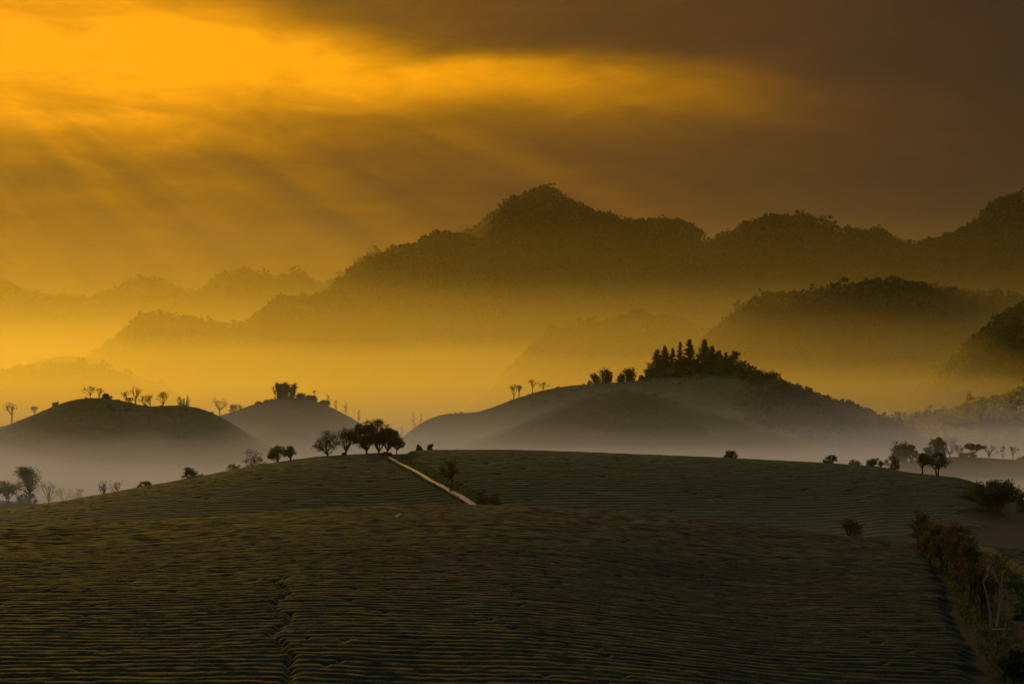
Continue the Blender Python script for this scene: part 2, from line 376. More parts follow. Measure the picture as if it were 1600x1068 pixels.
G_ = Hill([(-900, 470), (-200, 440), (0, 441), (40, 457), (70, 465), (140, 469), (175, 455), (205, 443), (240, 436), (270, 448), (305, 462), (340, 438), (385, 421), (410, 430), (435, 437), (468, 427), (500, 445), (530, 460), (700, 520), (2500, 800)], 4200, 0.0006, 700, 400, sm=5, namp=16, nscale=140, seed=23)
G_.mesh('mountain', 'wooded_slope', px0=-400, px1=760, step=5)

# ---------------------------------------------------------------- leaves and trees
rng = np.random.default_rng(7)
def leaf_quads(C, size, rg, up=0.0):
    """one small leaf card for each centre, all facing their own way"""
    n = len(C)
    a = rg.normal(size=(n, 3)); a /= np.linalg.norm(a, axis=1)[:, None]
    b = rg.normal(size=(n, 3)); b[:, 2] += up; b -= (a * b).sum(1)[:, None] * a; b /= np.linalg.norm(b, axis=1)[:, None] + 1e-9
    s = size * rg.uniform(0.6, 1.35, (n, 1))
    a = a * s * 0.5; b = b * s * 0.32
    V = np.stack([C - a, C + b, C + a, C - b], 1).reshape(-1, 3)
    return V, np.arange(4 * n, dtype=np.int32).reshape(-1, 4)

class Wood:
    def __init__(s): s.V = []; s.Q = []; s.n = 0
    def tube(s, pts, r0, r1, sides=5):
        pts = np.asarray(pts, float); m = len(pts)
        t = np.gradient(pts, axis=0); t /= np.linalg.norm(t, axis=1)[:, None] + 1e-9
        ref = np.where(np.abs(t[:, 2:3]) > 0.9, np.array([[1.0, 0, 0]]), np.array([[0, 0, 1.0]]))
        u = np.cross(t, ref); u /= np.linalg.norm(u, axis=1)[:, None] + 1e-9; v = np.cross(t, u)
        r = np.linspace(r0, r1, m)[:, None]
        for k in range(sides):
            an = 2 * math.pi * k / sides
            s.V.append(pts + (u * math.cos(an) + v * math.sin(an)) * r)
        base = s.n
        for k in range(sides):
            k2 = (k + 1) % sides
            i = np.arange(m - 1)
            s.Q.append(np.stack([base + k * m + i, base + k2 * m + i, base + k2 * m + i + 1, base + k * m + i + 1], -1))
        s.n += sides * m
    def mesh(s, name, material): return mesh(name, np.concatenate(s.V), np.concatenate(s.Q), True, material)

def bend(p0, p1, rg, amt=0.12, n=4, sag=0.0):
    p0 = np.asarray(p0, float); p1 = np.asarray(p1, float); L = np.linalg.norm(p1 - p0)
    t = np.linspace(0, 1, n)[:, None]; o = rg.normal(size=3) * L * amt; o[2] += sag * L
    return p0 * (1 - t) + p1 * t + o * (4 * t * (1 - t)) * 0.5

def tree(name, loc, H, W, kind, leaf, label, category, group=None, seed=0, dens=1.0, bark='bark', trunk=0.28, lean=0.0, px=0.25, lsz=1.0, stems=0):
    """trunk with limbs and twigs + crown of leaves; px = size of a picture element at its distance, sets the leaf size"""
    rg = np.random.default_rng(seed + 101)
    root = bpy.data.objects.new(name, None); COL.objects.link(root); root.empty_display_size = 0.5
    root.location = (loc[0], loc[1], loc[2] - 0.12)
    root['label'] = label; root['category'] = category
    if group: root['group'] = group
    w = Wood(); L = []
    ls = max(0.16, px * 1.15) * lsz
    rx = W / 2 * (1.35 if kind == 'bare' else 1.0)
    tr = max(0.035 * H, px * 0.22)
    if stems: tr *= 0.45
    off = np.array([lean * H, 0, 0.0])
    if kind in ('round', 'bare', 'bush', 'umbrella'):
        th = {'round': trunk, 'bare': trunk, 'bush': -0.12, 'umbrella': 0.42}[kind]
        rz = (1 - th) * H / 2; cz = th * H + rz
        nst = {'round': 1, 'bare': 1, 'bush': 6, 'umbrella': 1}[kind]
        if kind == 'round' and rg.random() < 0.5: nst = 2
        if stems: nst = stems
        nl = int({'round': 15, 'bare': 9, 'bush': 15, 'umbrella': 11}[kind] * (0.8 + 0.4 * rg.random()))
        forks = []
        for k in range(nst):
            an = (math.pi * k + 0.15) if stems == 2 else rg.uniform(0, 6.28); sp = 0.10 * rx * (nst > 1) * (2.2 if stems else 1)
            top = np.array([math.cos(an) * sp * 2.2, math.sin(an) * sp * 2.2, max(th, 0.06) * H * rg.uniform(0.9, 1.12)]) + off * th
            p0 = np.array([math.cos(an) * sp * 0.5, math.sin(an) * sp * 0.5, -0.25])
            pts = bend(p0, top, rg, 0.06, 5)
            w.tube(pts, tr * (1.15 if nst < 3 else 0.5), tr * (0.72 if nst < 3 else 0.3), 7); forks.append(top)
        for k in range(nl):
            v = rg.normal(size=3); v /= np.linalg.norm(v)
            if kind == 'umbrella': v[2] = abs(v[2]) * 0.6 + 0.15
            elif kind == 'bare': v[2] = v[2] if v[2] > -0.3 else -v[2]
            elif kind == 'round': v[2] = v[2] if v[2] > -0.75 else -v[2]
            v /= np.linalg.norm(v)
            rr = rg.uniform(0.45, 0.86)
            c = np.array([v[0] * rx * rr, v[1] * rx * rr, cz + v[2] * rz * rr]) + off
            f = forks[k % nst]
            lp = bend(f, c, rg, 0.14, 5, sag=0.10)
            w.tube(lp, tr * 0.50, tr * 0.22, 5)
            cr = 0.42 * min(rx, rz * 1.2) * rg.uniform(0.75, 1.25)
            nt = {'round': 9, 'bare': 4, 'bush': 7, 'umbrella': 10}[kind]
            for j in range(nt):
                d = rg.normal(size=3); d /= np.linalg.norm(d); d[2] = d[2] * 0.8 + (0.5 if kind == 'bare' else 0.18)
                tip = c + d * cr * rg.uniform(0.6, 1.15)
                q = np.array([(tip[0] - off[0]) / rx, tip[1] / rx, (tip[2] - cz) / rz]); qq = np.linalg.norm(q)
                if qq > 1.02: tip = np.array([q[0] / qq * rx + off[0], q[1] / qq * rx, cz + q[2] / qq * rz])
                st = lp[rg.integers(2, 5)]
                tp = bend(st, tip, rg, 0.16, 4)
                w.tube(tp, max(tr * 0.16, px * 0.07), max(tr * 0.06, px * 0.045), 3)
                n = int(rg.integers(16, 34) * dens)
                if kind == 'bare':
                    n = int(n * 0.05)
                    for e in range(2):
                        t2 = tip + rg.normal(size=3) * cr * 0.32 + np.array([0, 0, cr * 0.18])
                        w.tube(bend(tp[rg.integers(1, 4)], t2, rg, 0.15, 3), max(tr * 0.07, px * 0.085), px * 0.06, 3)
                        if rg.random() < 0.35 * dens: L.append(t2 + rg.normal(size=(1, 3)) * px * 0.4)
                if n: L.append(tip + rg.normal(size=(n, 3)) * np.array([1, 1, 0.75]) * cr * 0.27)
    elif kind == 'conifer':
        w.tube(bend((0, 0, -0.25), (off[0], 0, H * 0.985), rg, 0.01, 6), tr * 0.8, tr * 0.12, 6)
        nw = int(max(12, H / 0.75))
        for i in range(nw):
            f = (i + 0.5) / nw; zz = H * (0.10 + 0.89 * f)
            rad = 1.8 * rx * (1.03 - f) ** 0.9 * (0.80 + 0.35 * rg.random()) * (0.7 + 0.3 * min(1, f * 5))
            for j in range(6):
                if rg.random() < 0.14: continue
                an = rg.uniform(0, 6.28); r = rad * rg.uniform(0.7, 1.15)
                tip = np.array([math.cos(an) * r + off[0] * f, math.sin(an) * r, zz + r * rg.uniform(-0.18, 0.30)])
                b0 = np.array([off[0] * f, 0, zz - 0.05 * r])
                w.tube(np.stack([b0, (b0 + tip) / 2 + [0, 0, 0.05 * r], tip]), tr * 0.14 + px * 0.03, px * 0.04, 3)
                n = int(26 * dens * (0.5 + r / rx))
                t = rg.random((n, 1)) ** 0.7
                L.append(b0 * (1 - t) + tip * t + rg.normal(size=(n, 3)) * np.array([0.16, 0.16, 0.12]) * (rx * 0.75))
    elif kind == 'bamboo':
        nc = int(34 * max(0.6, min(1.4, W / H)))
        for i in range(nc):
            an = rg.uniform(0, 6.28); k = rg.random() ** 0.6
            b0 = np.array([math.cos(an) * rx * 0.72 * k, math.sin(an) * rx * 0.72 * k, -0.25])
            hh = H * rg.uniform(0.68, 1.0) * (1 - 0.18 * k)
            tp = np.array([math.cos(an) * rx * k * 0.95 + off[0], math.sin(an) * rx * k * 0.95, hh])
            mid = b0 * 0.45 + tp * 0.55 + np.array([-math.cos(an) * rx * 0.12, 0, H * 0.10]); 
            t = np.linspace(0, 1, 6)[:, None]
            pts = (1 - t) ** 2 * b0 + 2 * t * (1 - t) * mid + t * t * tp
            w.tube(pts, max(0.05, px * 0.12), px * 0.05, 4)
            n = int(70 * dens); t = rg.uniform(0.06, 1.0, (n, 1))
            L.append((1 - t) ** 2 * b0 + 2 * t * (1 - t) * mid + t * t * tp + rg.normal(size=(n, 3)) * np.array([1, 1, 0.9]) * H * 0.045)
    elif kind == 'pole':          # tall thin pollarded tree
        w.tube(bend((0, 0, -0.25), (off[0], 0, H), rg, 0.02, 7), max(tr * 0.4, px * 0.32), px * 0.14, 5)
        for i in range(16):
            f = rg.uniform(0.25, 1.0); an = rg.uniform(0, 6.28); r = rx * rg.uniform(0.4, 1.0) * (1.15 - 0.5 * f)
            b0 = np.array([off[0] * f, 0, H * f * 0.97]); tip = b0 + np.array([math.cos(an) * r, math.sin(an) * r, r * rg.uniform(0.4, 1.3)])
            w.tube(bend(b0, tip, rg, 0.1, 3), px * 0.08, px * 0.05, 3)
            L.append(tip + rg.normal(size=(int(3 * dens), 3)) * r * 0.3)
    link('trunk', w.mesh('trunk', bark), root)
    L = [l for l in L if len(l)]
    if L:
        V, Q = leaf_quads(np.concatenate(L), ls * (1.25 if kind == 'bamboo' else 1.0), rg, 0.5 if kind == 'bamboo' else 0.0)
        link('crown', mesh('crown', V, Q, False, leaf), root)
    return root

def crest_tree(h, px, top, W, kind, leaf, label, cat='tree', group=None, dy=0.0, base=None, name=None, **kw):
    p = h.crest_pt(px, dy) if base is None else h.hit(px, base)
    s = p[1] / F
    bp = HOR - p[2] / s
    H = max((bp - top) * s, 0.5)
    nm = name or {'conifer': 'conifer', 'bamboo': 'bamboo_clump', 'bush': 'shrub', 'bare': 'leafless_tree', 'pole': 'thin_tree', 'umbrella': 'spreading_tree', 'round': 'broadleaf_tree'}[kind]
    return tree(nm, p, H, W * s, kind, leaf, label, cat, group, seed=int(px * 7 + top), px=p[1] / 1991.0, **kw)

# ---- left hill, bare trees along its top
GL = 'leafless trees along the top of the left hill'
crest_tree(C1, 19, 628, 21, 'bare', 'leaf_dry', 'lone leafless tree with bare trunk at far left end of left hill', group=GL, trunk=0.42)
crest_tree(C1, 54, 634, 14, 'bare', 'leaf_dry', 'small leafless tree on the rising left slope of left hill', group=GL, trunk=0.3)
crest_tree(C1, 88, 627, 13, 'bush', 'leaf_dry', 'low dry shrub on left hill just left of its summit', 'shrub', dens=0.25)
crest_tree(C1, 142, 603, 19, 'bare', 'leaf_dry', 'leafless tree with slanting trunk on the summit of left hill', group=GL, trunk=0.35, lean=-0.12)
crest_tree(C1, 155, 606, 15, 'bare', 'leaf_dry', 'leafless tree just right of the slanting one on left hill', group=GL, trunk=0.25)
crest_tree(C1, 167, 615, 18, 'bush', 'leaf_dry', 'sparse dry shrub right beside the two summit trees of left hill', 'shrub', dens=0.4)
crest_tree(C1, 184, 624, 12, 'bush', 'leaf_dry', 'tiny dry shrub between summit and dip of left hill', 'shrub', dens=0.3)
crest_tree(C1, 197, 611, 14, 'bare', 'leaf_dry', 'leafless tree left of the tallest one above the dip of left hill', group=GL, trunk=0.25)
crest_tree(C1, 212, 604, 16, 'bare', 'leaf_dry', 'tallest leafless tree above the dip of left hill', group=GL, trunk=0.38)
crest_tree(C1, 226, 616, 14, 'bare', 'leaf_dry', 'leafless tree in the dip of left hill, left one of a close pair', group=GL, trunk=0.2)
crest_tree(C1, 235, 617, 13, 'bare', 'leaf_dry', 'leafless tree in the dip of left hill, right one of a close pair', group=GL, trunk=0.25, dens=1.6)
crest_tree(C1, 255, 612, 16, 'bare', 'leaf_dry', 'dense leafless tree just right of the dip of left hill', group=GL, trunk=0.22, dens=1.8)
crest_tree(C1, 283, 615, 10, 'bare', 'leaf_dry', 'faint leafless tree behind left hill, left one of the hazy pair', group=GL, trunk=0.4, dy=60)
crest_tree(C1, 291, 617, 9, 'bare', 'leaf_dry', 'faint leafless tree behind left hill, right one of the hazy pair', group=GL, trunk=0.4, dy=60)
crest_tree(C2, 343, 622, 24, 'bare', 'leaf_dry', 'wide forked leafless tree in the saddle between the two left hills', group=GL, trunk=0.35)
crest_tree(C2, 367, 631, 24, 'bush', 'leaf_dry', 'low rounded dry shrub in the saddle left of the bamboo hill', 'shrub', dens=0.35)
# ---- bamboo hill
GB = 'shrubs on the bamboo hill'
crest_tree(C2, 445, 593, 40, 'bamboo', 'leaf_bamboo', 'big dark bamboo clump standing alone on the hilltop left of centre', 'bamboo', dens=1.5)
crest_tree(C2, 404, 627, 13, 'bush', 'leaf_dark', 'small dark shrub on hill crest left of the bamboo, lower one', 'shrub', GB)
crest_tree(C2, 417, 624, 9, 'bush', 'leaf_dark', 'small dark shrub on hill crest left of the bamboo, upper one', 'shrub', GB)
crest_tree(C2, 469, 613, 16, 'bush', 'leaf_olive', 'loose shrub touching the right side of the hilltop bamboo', 'shrub', GB, dens=0.6)
crest_tree(C2, 485, 616, 22, 'bush', 'leaf_dark', 'rounded dark shrub on hill crest right of the bamboo', 'shrub', GB, dens=1.4)
crest_tree(C2, 507, 625, 17, 'bush', 'leaf_dark', 'second rounded dark shrub farther right of the hilltop bamboo', 'shrub', GB, dens=1.4)
for q, (px_, top_, n_) in enumerate([(491, 609, 'above the rounded dark shrub'), (513, 617, 'behind the second rounded shrub'), (525, 626, 'halfway down'), (540, 632, 'just above the lowest one'), (560, 640, 'lowest of all')]):
    crest_tree(C2, px_, top_, 8, 'pole', 'leaf_dry', 'thin sapling on the right slope of the bamboo hill, ' + n_, 'sapling', 'saplings on the bamboo hill', name='sapling', dy=20)
# ---- thin trees in the gap
GT = 'thin tall trees in the gap between the hills'
crest_tree(D1, 628, 664, 9, 'pole', 'leaf_dry', 'thin tall tree in the gap, nearest the dark grove', group=GT, dy=-40)
crest_tree(D1, 647, 642, 9, 'pole', 'leaf_dry', 'thin tall tree in the gap, tallest and middle of three', group=GT, dy=-60)
crest_tree(D1, 658, 645, 9, 'pole', 'leaf_dry', 'thin tall tree in the gap, right one of three', group=GT, dy=-60)
# ---- grove on the second hill
GG = 'dark grove at the top of the dirt path'
crest_tree(B, 512, 673, 48, 'round', 'leaf_dark', 'round open tree at the left end of the dark grove', group=GG, trunk=0.12, dens=0.75, dy=-4)
crest_tree(B, 541, 667, 34, 'round', 'leaf_dark', 'slimmer open tree, second from left in the dark grove', group=GG, trunk=0.20, dens=0.75, dy=-2)
crest_tree(B, 573, 657, 42, 'round', 'leaf_dark', 'large dense tree, left half of the grove dome', group=GG, trunk=0.15, dens=1.7, lsz=1.15, dy=-3)
crest_tree(B, 592, 656, 42, 'round', 'leaf_dark', 'large dense tree, right half of the grove dome', group=GG, trunk=0.13, dens=1.9, lsz=1.15, dy=2)
crest_tree(B, 606, 668, 34, 'round', 'leaf_dark', 'lower dense tree leaning out right of the grove dome', group=GG, trunk=0.16, dens=1.7, lsz=1.2, dy=-5)
crest_tree(B, 620, 682, 24, 'round', 'leaf_dark', 'small sparse tree at the right end of the dark grove', group=GG, trunk=0.2, dens=0.45, dy=-3)
crest_tree(B, 538, 706, 9, 'bush', 'leaf_dark', 'tiny bush at the foot of the slimmer grove tree', 'shrub', dy=-3)
crest_tree(B, 601, 705, 28, 'bush', 'leaf_dark', 'low dark bush under the right side of the grove', 'shrub', dy=-8, dens=1.2)
# ---- along the left skyline of the second hill
GS = 'shrubs along the left skyline of the second hill'
crest_tree(B, 398, 702, 50, 'bush', 'leaf_dry', 'wide greyish dry shrub on the second hill skyline', 'shrub', GS, dens=0.45, dy=6)
crest_tree(B, 366, 724, 24, 'bush', 'leaf_dry', 'small pale dry shrub left of the wide greyish one', 'shrub', GS, dens=0.3, dy=6)
crest_tree(B, 411, 723, 26, 'bush', 'leaf_green', 'low green bush in front of the wide greyish shrub', 'shrub', GS, dy=-3)
crest_tree(B, 434, 696, 32, 'round', 'leaf_green', 'small green tree on skyline right of the greyish shrub', 'tree', trunk=0.18, dens=0.8)
crest_tree(B, 453, 695, 19, 'round', 'leaf_green', 'slender sparse green tree on skyline left of the grove', 'tree', trunk=0.25, dens=0.5)
crest_tree(B, 300, 729, 36, 'bush', 'leaf_green', 'rounded green bush alone on the left skyline', 'shrub', GS, dens=1.0)
crest_tree(B, 228, 751, 28, 'bush', 'leaf_olive', 'flat yellowish bush low on the left skyline', 'shrub', GS, dens=0.6)
crest_tree(B, 163, 751, 16, 'bare', 'leaf_dry', 'pale leafless shrub tree in mist at left, left of a pair', group='pale leafless trees in the left mist', dy=40)
crest_tree(B, 181, 752, 19, 'bare', 'leaf_dry', 'pale leafless shrub tree in mist at left, right of a pair', group='pale leafless trees in the left mist', dy=40)
crest_tree(P_, 76, 752, 34, 'bare', 'leaf_dry', 'wide pale leafless tree in mist right of the big leafy tree', group='pale leafless trees in the left mist', trunk=0.15, dens=1.5, dy=-10)
crest_tree(P_, 100, 762, 24, 'bare', 'leaf_dry', 'pale leafless tree in mist beside the wide one at left', group='pale leafless trees in the left mist', trunk=0.2, dy=10)
crest_tree(P_, 122, 760, 26, 'bush', 'leaf_dry', 'low pale dry shrub where the left skyline meets the mist', 'shrub', dens=0.3)
crest_tree(P_, 41, 730, 46, 'round', 'leaf_green', 'big leafy green tree with forked trunk near left edge', trunk=0.30, dens=1.1, dy=-16)
crest_tree(P_, 11, 751, 38, 'round', 'leaf_green', 'leafy tree cut by the left edge beside the big one', trunk=0.25, dens=0.9, dy=-20)
crest_tree(P_, 44, 768, 32, 'bush', 'leaf_dark', 'dark undergrowth round the foot of the big leafy tree', 'shrub', dy=-17)
# ---- right of the grove
crest_tree(B, 655, 694, 11, 'bush', 'leaf_dark', 'small upright bush on crest right of the grove, left of two', 'shrub', 'small upright bushes on the crest', dy=12)
crest_tree(B, 673, 692, 10, 'bush', 'leaf_dark', 'small upright bush on crest right of the grove, right of two', 'shrub', 'small upright bushes on the crest', dy=12)
crest_tree(B, 703, 718, 34, 'round', 'leaf_olive', 'dim olive tree standing at the edge of the dirt path', trunk=0.42, dens=0.6, base=768)
crest_tree(B, 752, 762, 22, 'bush', 'leaf_dark', 'dark bush right of the lower end of the dirt path', 'shrub', base=786, dens=0.7)
crest_tree(B, 773, 765, 20, 'bush', 'leaf_olive', 'olive bush beside the dark bush near the path end', 'shrub', base=788, dens=0.35)
GR = 'shrubs along the right skyline of the second hill'
crest_tree(B, 1142, 703, 24, 'bush', 'leaf_olive', 'low olive bush on crest below the conifer hill', 'shrub', GR, dens=0.6, dy=3)
crest_tree(B, 1298, 710, 26, 'bush', 'leaf_dark', 'dark sparse bush on the crest right of centre', 'shrub', GR, dens=0.6, dy=2)
crest_tree(B, 1336, 716, 20, 'bush', 'leaf_dry', 'faint dry bush on crest between two dark ones', 'shrub', GR, dens=0.3, dy=14)
crest_tree(B, 1367, 714, 27, 'bush', 'leaf_dark', 'dark rounded bush left of the shoulder of the right crest', 'shrub', GR, dy=8, dens=0.9)
crest_tree(B, 1395, 712, 28, 'bush', 'leaf_olive', 'thorny looking bush right on the shoulder of the right crest', 'shrub', GR, dens=0.55, dy=-2)
crest_tree(B, 1441, 707, 22, 'round', 'leaf_green', 'narrow tree on the crest left of the flat topped tree', trunk=0.36, dens=0.6)
crest_tree(B, 1466, 705, 46, 'round', 'leaf_dark', 'dark leafy tree with forked trunk on the right crest', trunk=0.3, dens=1.0)
GO = 'trees on the misty field at right'
crest_tree(O_, 1402, 687, 18, 'bamboo', 'leaf_green', 'tall columnar green clump in mist, left of two', 'bamboo', GO, dens=1.3, dy=-15)
crest_tree(O_, 1413, 686, 17, 'bamboo', 'leaf_green', 'tall columnar green clump in mist, right of two', 'bamboo', GO, dens=1.3, dy=-15)
crest_tree(O_, 1424, 694, 18, 'round', 'leaf_green', 'shorter green tree against the right of the columnar clumps', group=GO, dens=1.2, trunk=0.1, dy=-15)
crest_tree(O_, 1464, 683, 26, 'round', 'leaf_green', 'tall misty green tree above the dark forked tree', group=GO, dens=1.0, trunk=0.2)
crest_tree(O_, 1451, 698, 24, 'bush', 'leaf_green', 'dense green bush left below the tall misty tree', 'shrub', GO, dens=1.2)
crest_tree(O_, 1484, 685, 24, 'bare', 'leaf_dry', 'leafless tree in mist just right of the tall green one', group=GO, trunk=0.3)
crest_tree(O_, 1500, 694, 20, 'bare', 'leaf_dry', 'leafless tree in mist left of the umbrella shaped tree', group=GO, trunk=0.2, dens=1.5)
crest_tree(O_, 1523, 692, 36, 'umbrella', 'leaf_dark', 'umbrella shaped dark tree on the misty field at right', group=GO, dens=1.1)
crest_tree(O_, 1511, 705, 26, 'bush', 'leaf_dark', 'dark shrub under the left side of the umbrella tree', 'shrub', GO, dens=0.8)
crest_tree(O_, 1545, 696, 28, 'bare', 'leaf_dry', 'spreading leafless tree right of the umbrella shaped tree', group=GO, trunk=0.25, dens=1.2)
crest_tree(O_, 1567, 697, 11, 'pole', 'leaf_yellow_sunlit', 'yellowish slender tree near right edge, left of a pair', group=GO, dens=3.0)
crest_tree(O_, 1583, 697, 14, 'bare', 'leaf_yellow_sunlit', 'yellowish forked tree near right edge, right of a pair', group=GO, trunk=0.4)
crest_tree(O_, 1598, 712, 16, 'bush', 'leaf_dark', 'small dark bush cut by the right edge on misty field', 'shrub', GO)
crest_tree(B, 1556, 741, 66, 'bush', 'leaf_dark', 'big dark rounded thicket at the right end of second hill', 'thicket', base=803, dens=4.0, lsz=1.6, name='thicket')
crest_tree(B, 1520, 752, 34, 'bush', 'leaf_dark', 'dim leaning shrub against left side of the big thicket', 'shrub', base=780, dens=0.6)
crest_tree(B, 1596, 760, 30, 'bush', 'leaf_dark', 'dark shrub between the big thicket and the right edge', 'shrub', base=800, dens=1.0)

# ---- conifer hill
GC = 'conifers on the right hilltop'
crest_tree(D1, 1027, 546, 26, 'conifer', 'leaf_dark', 'broad conifer at the left end of the hilltop stand', group=GC, dens=1.5)
crest_tree(D1, 1039, 540, 20, 'conifer', 'leaf_dark', 'conifer with leaning tip second from left in the stand', group=GC, dens=1.5, dy=5)
crest_tree(D1, 1051, 543, 13, 'conifer', 'leaf_dark', 'thin conifer third from left in the hilltop stand', group=GC, dens=1.0)
crest_tree(D1, 1063, 533, 15, 'conifer', 'leaf_dark', 'open tiered conifer just left of the pointed one', group=GC, dens=0.8)
crest_tree(D1, 1077.5, 530, 20, 'conifer', 'leaf_dark', 'dense pointed conifer left of the gap in the stand', group=GC, dens=2.0)
crest_tree(D1, 1101, 530, 26, 'conifer', 'leaf_dark', 'tall wide conifer just right of the gap in the stand', group=GC, dens=1.7)
crest_tree(D1, 1113, 540, 18, 'conifer', 'leaf_dark', 'conifer touching the right side of the tall wide one', group=GC, dens=1.6)
crest_tree(D1, 1123, 546, 13, 'round', 'leaf_dark', 'small leafy tree between conifers right of the tall one', group=GC, dens=0.8, trunk=0.3)
crest_tree(D1, 1134, 550, 12, 'conifer', 'leaf_dark', 'small slim conifer near right end of the stand', group=GC, dens=1.6)
crest_tree(D1, 1147, 545, 22, 'round', 'leaf_olive', 'paler loose tree at right end of the hilltop stand', group=GC, dens=0.7, trunk=0.12)
GU = 'undergrowth below the hilltop conifers'
UL = ['under the leftmost broad conifer', 'right of the leftmost broad conifer', 'under the open tiered conifer', 'filling the gap in the conifer stand', 'under the tall wide conifer', 'right of the tall wide conifer', 'under the paler loose tree']
for k, (px_, top_, w_) in enumerate([(1022, 570, 26), (1042, 559, 30), (1060, 556, 30), (1086, 562, 30), (1106, 555, 32), (1128, 560, 30), (1150, 568, 28)]):
    crest_tree(D1, px_, top_, w_, 'bush', 'leaf_dark', 'dark undergrowth shrub ' + UL[k], 'shrub', GU, dens=1.6, dy=-6)
GW = 'bamboo and shrubs on the left shoulder of the conifer hill'
crest_tree(D1, 947, 573, 24, 'bamboo', 'leaf_bamboo', 'feathery bamboo clump leaning left on conifer hill shoulder', 'bamboo', GW, dens=1.0)
crest_tree(D1, 936, 580, 16, 'bamboo', 'leaf_bamboo', 'low bamboo shoots arching left at end of the bamboo', 'bamboo', GW, dens=0.5, lean=-0.35)
crest_tree(D1, 970, 582, 11, 'bamboo', 'leaf_bamboo', 'small narrow bamboo between the two larger clumps', 'bamboo', GW, dens=0.8)
crest_tree(D1, 985, 572, 28, 'bamboo', 'leaf_bamboo', 'upright brush like bamboo clump nearest the conifers', 'bamboo', GW, dens=1.0)
crest_tree(D1, 1005, 585, 14, 'bush', 'leaf_dark', 'small shrub between the bamboo and the first conifer', 'shrub', GW, dens=0.7)
crest_tree(D1, 923, 593, 12, 'bush', 'leaf_dry', 'tiny dry shrub left of the leaning bamboo', 'shrub', GW, dens=0.3)
GD = 'leafless trees on the left slope of the conifer hill'
crest_tree(D1, 803, 599, 11, 'bare', 'leaf_dry', 'leafless tree low on conifer hill slope, left of a pair', group=GD, trunk=0.3, dens=1.4)
crest_tree(D1, 811, 600, 9, 'bare', 'leaf_dry', 'leafless tree low on conifer hill slope, right of a pair', group=GD, trunk=0.3, dens=1.4)
crest_tree(D1, 832, 593, 15, 'bare', 'leaf_dry', 'leafless tree with straight trunk in middle of the slope', group=GD, trunk=0.45)
crest_tree(D1, 848, 597, 13, 'bare', 'leaf_dry', 'leafless tree highest on the left slope of conifer hill', group=GD, trunk=0.4, lean=0.15)
GE = 'trees on the right slope of the conifer hill'
for px_, top_, w_, k_, lf_, n_ in [(1165, 580, 13, 'bush', 'leaf_dry', 'tiny dry shrub just right of the conifers'), (1180, 580, 16, 'bare', 'leaf_dry', 'short leafless tree right of the conifers on the slope'),
        (1193, 575, 14, 'bare', 'leaf_dry', 'left one of three leafless trees on conifer hill right slope'), (1204, 577, 16, 'bare', 'leaf_dry', 'middle one of three leafless trees on conifer hill right slope'),
        (1215, 582, 16, 'bare', 'leaf_olive', 'right one of three leafless trees on conifer hill right slope'), (1228, 594, 16, 'bare', 'leaf_yellow_sunlit', 'pale leafless tree left of the feathery clump on slope'),
        (1246, 597, 20, 'bamboo', 'leaf_bamboo', 'dark feathery clump halfway down conifer hill right slope'), (1264, 603, 13, 'bamboo', 'leaf_bamboo', 'small feathery clump just right of the dark one'),
        (1350, 638, 14, 'bare', 'leaf_dry', 'lone leafless tree at foot of conifer hill right slope')]:
    crest_tree(D1, px_, top_, w_, k_, lf_, n_, 'shrub' if k_ == 'bush' else ('bamboo' if k_ == 'bamboo' else 'tree'), GE, dens=1.2)
crest_tree(M_, 1438, 645, 30, 'round', 'leaf_olive', 'rounded hazy tree in the dip right of conifer hill', group=GE, dens=1.0, trunk=0.15)
crest_tree(M_, 1461, 645, 11, 'round', 'leaf_olive', 'tall slim hazy tree in the dip right of conifer hill', group=GE, dens=0.9, trunk=0.5)
crest_tree(L_, 862, 507, 14, 'round', 'leaf_forest', 'hazy lone tree on left end of the middle wooded ridge', dens=1.2, trunk=0.3)
crest_tree(L_, 988, 483, 16, 'round', 'leaf_forest', 'hazy open tree on top of the middle wooded ridge', dens=0.6, trunk=0.3)
crest_tree(L_, 1003, 482, 20, 'round', 'leaf_forest', 'hazy dense tree beside the open one on middle ridge', dens=1.3, trunk=0.2)
crest_tree(I_, 1421, 379, 8, 'round', 'leaf_forest', 'lone small tree in notch between the two right mountains', dens=1.2, trunk=0.4)

# ---- row of trees along the right edge of the near field
def xe(y): return 22.0 + (y - 88.0) * 0.1732
GA = 'row of trees along the right edge of the near field'
crest_tree(A, 1328, 807, 44, 'round', 'leaf_olive', 'olive shrub-like tree standing out on the near crest', trunk=0.1, dens=0.55, dy=-2)
row = [(1437, 868, 793, 26, 0.4, 'first and thinnest, at the crest'), (1452, 884, 812, 36, 0.9, 'second from the crest'), (1466, 893, 814, 36, 1.0, 'third from the crest'),
       (1477, 899, 818, 38, 1.0, 'fourth from the crest'), (1494, 912, 811, 44, 1.0, 'with golden top, fifth from the crest'), (1503, 924, 824, 42, 1.0, 'sixth from the crest'),
       (1517, 943, 838, 44, 0.8, 'third from the near end'), (1534, 970, 850, 46, 0.6, 'second from the near end')]
for px_, by_, ty_, w_, dn_, n_ in row:
    crest_tree(A, px_, ty_, w_ * 1.35, 'round', 'leaf_olive', 'dim olive tree in the roadside row, ' + n_, group=GA, base=by_, dens=dn_ * 0.9, trunk=0.26)
crest_tree(A, 1550, 858, 44, 'bare', 'leaf_olive', 'pale forked nearly leafless tree at near end of the row', group=GA, base=979, bark='bark_pale', trunk=0.55, dens=2.5, stems=2)
crest_tree(A, 1582, 1005, 44, 'bush', 'leaf_dark', 'dark bush at the bottom right corner beside the track', 'shrub', base=1062, dens=1.8)
crest_tree(A, 1594, 935, 34, 'bush', 'leaf_green', 'dark green bush on far side of the track at right', 'shrub', base=968, dens=0.9)

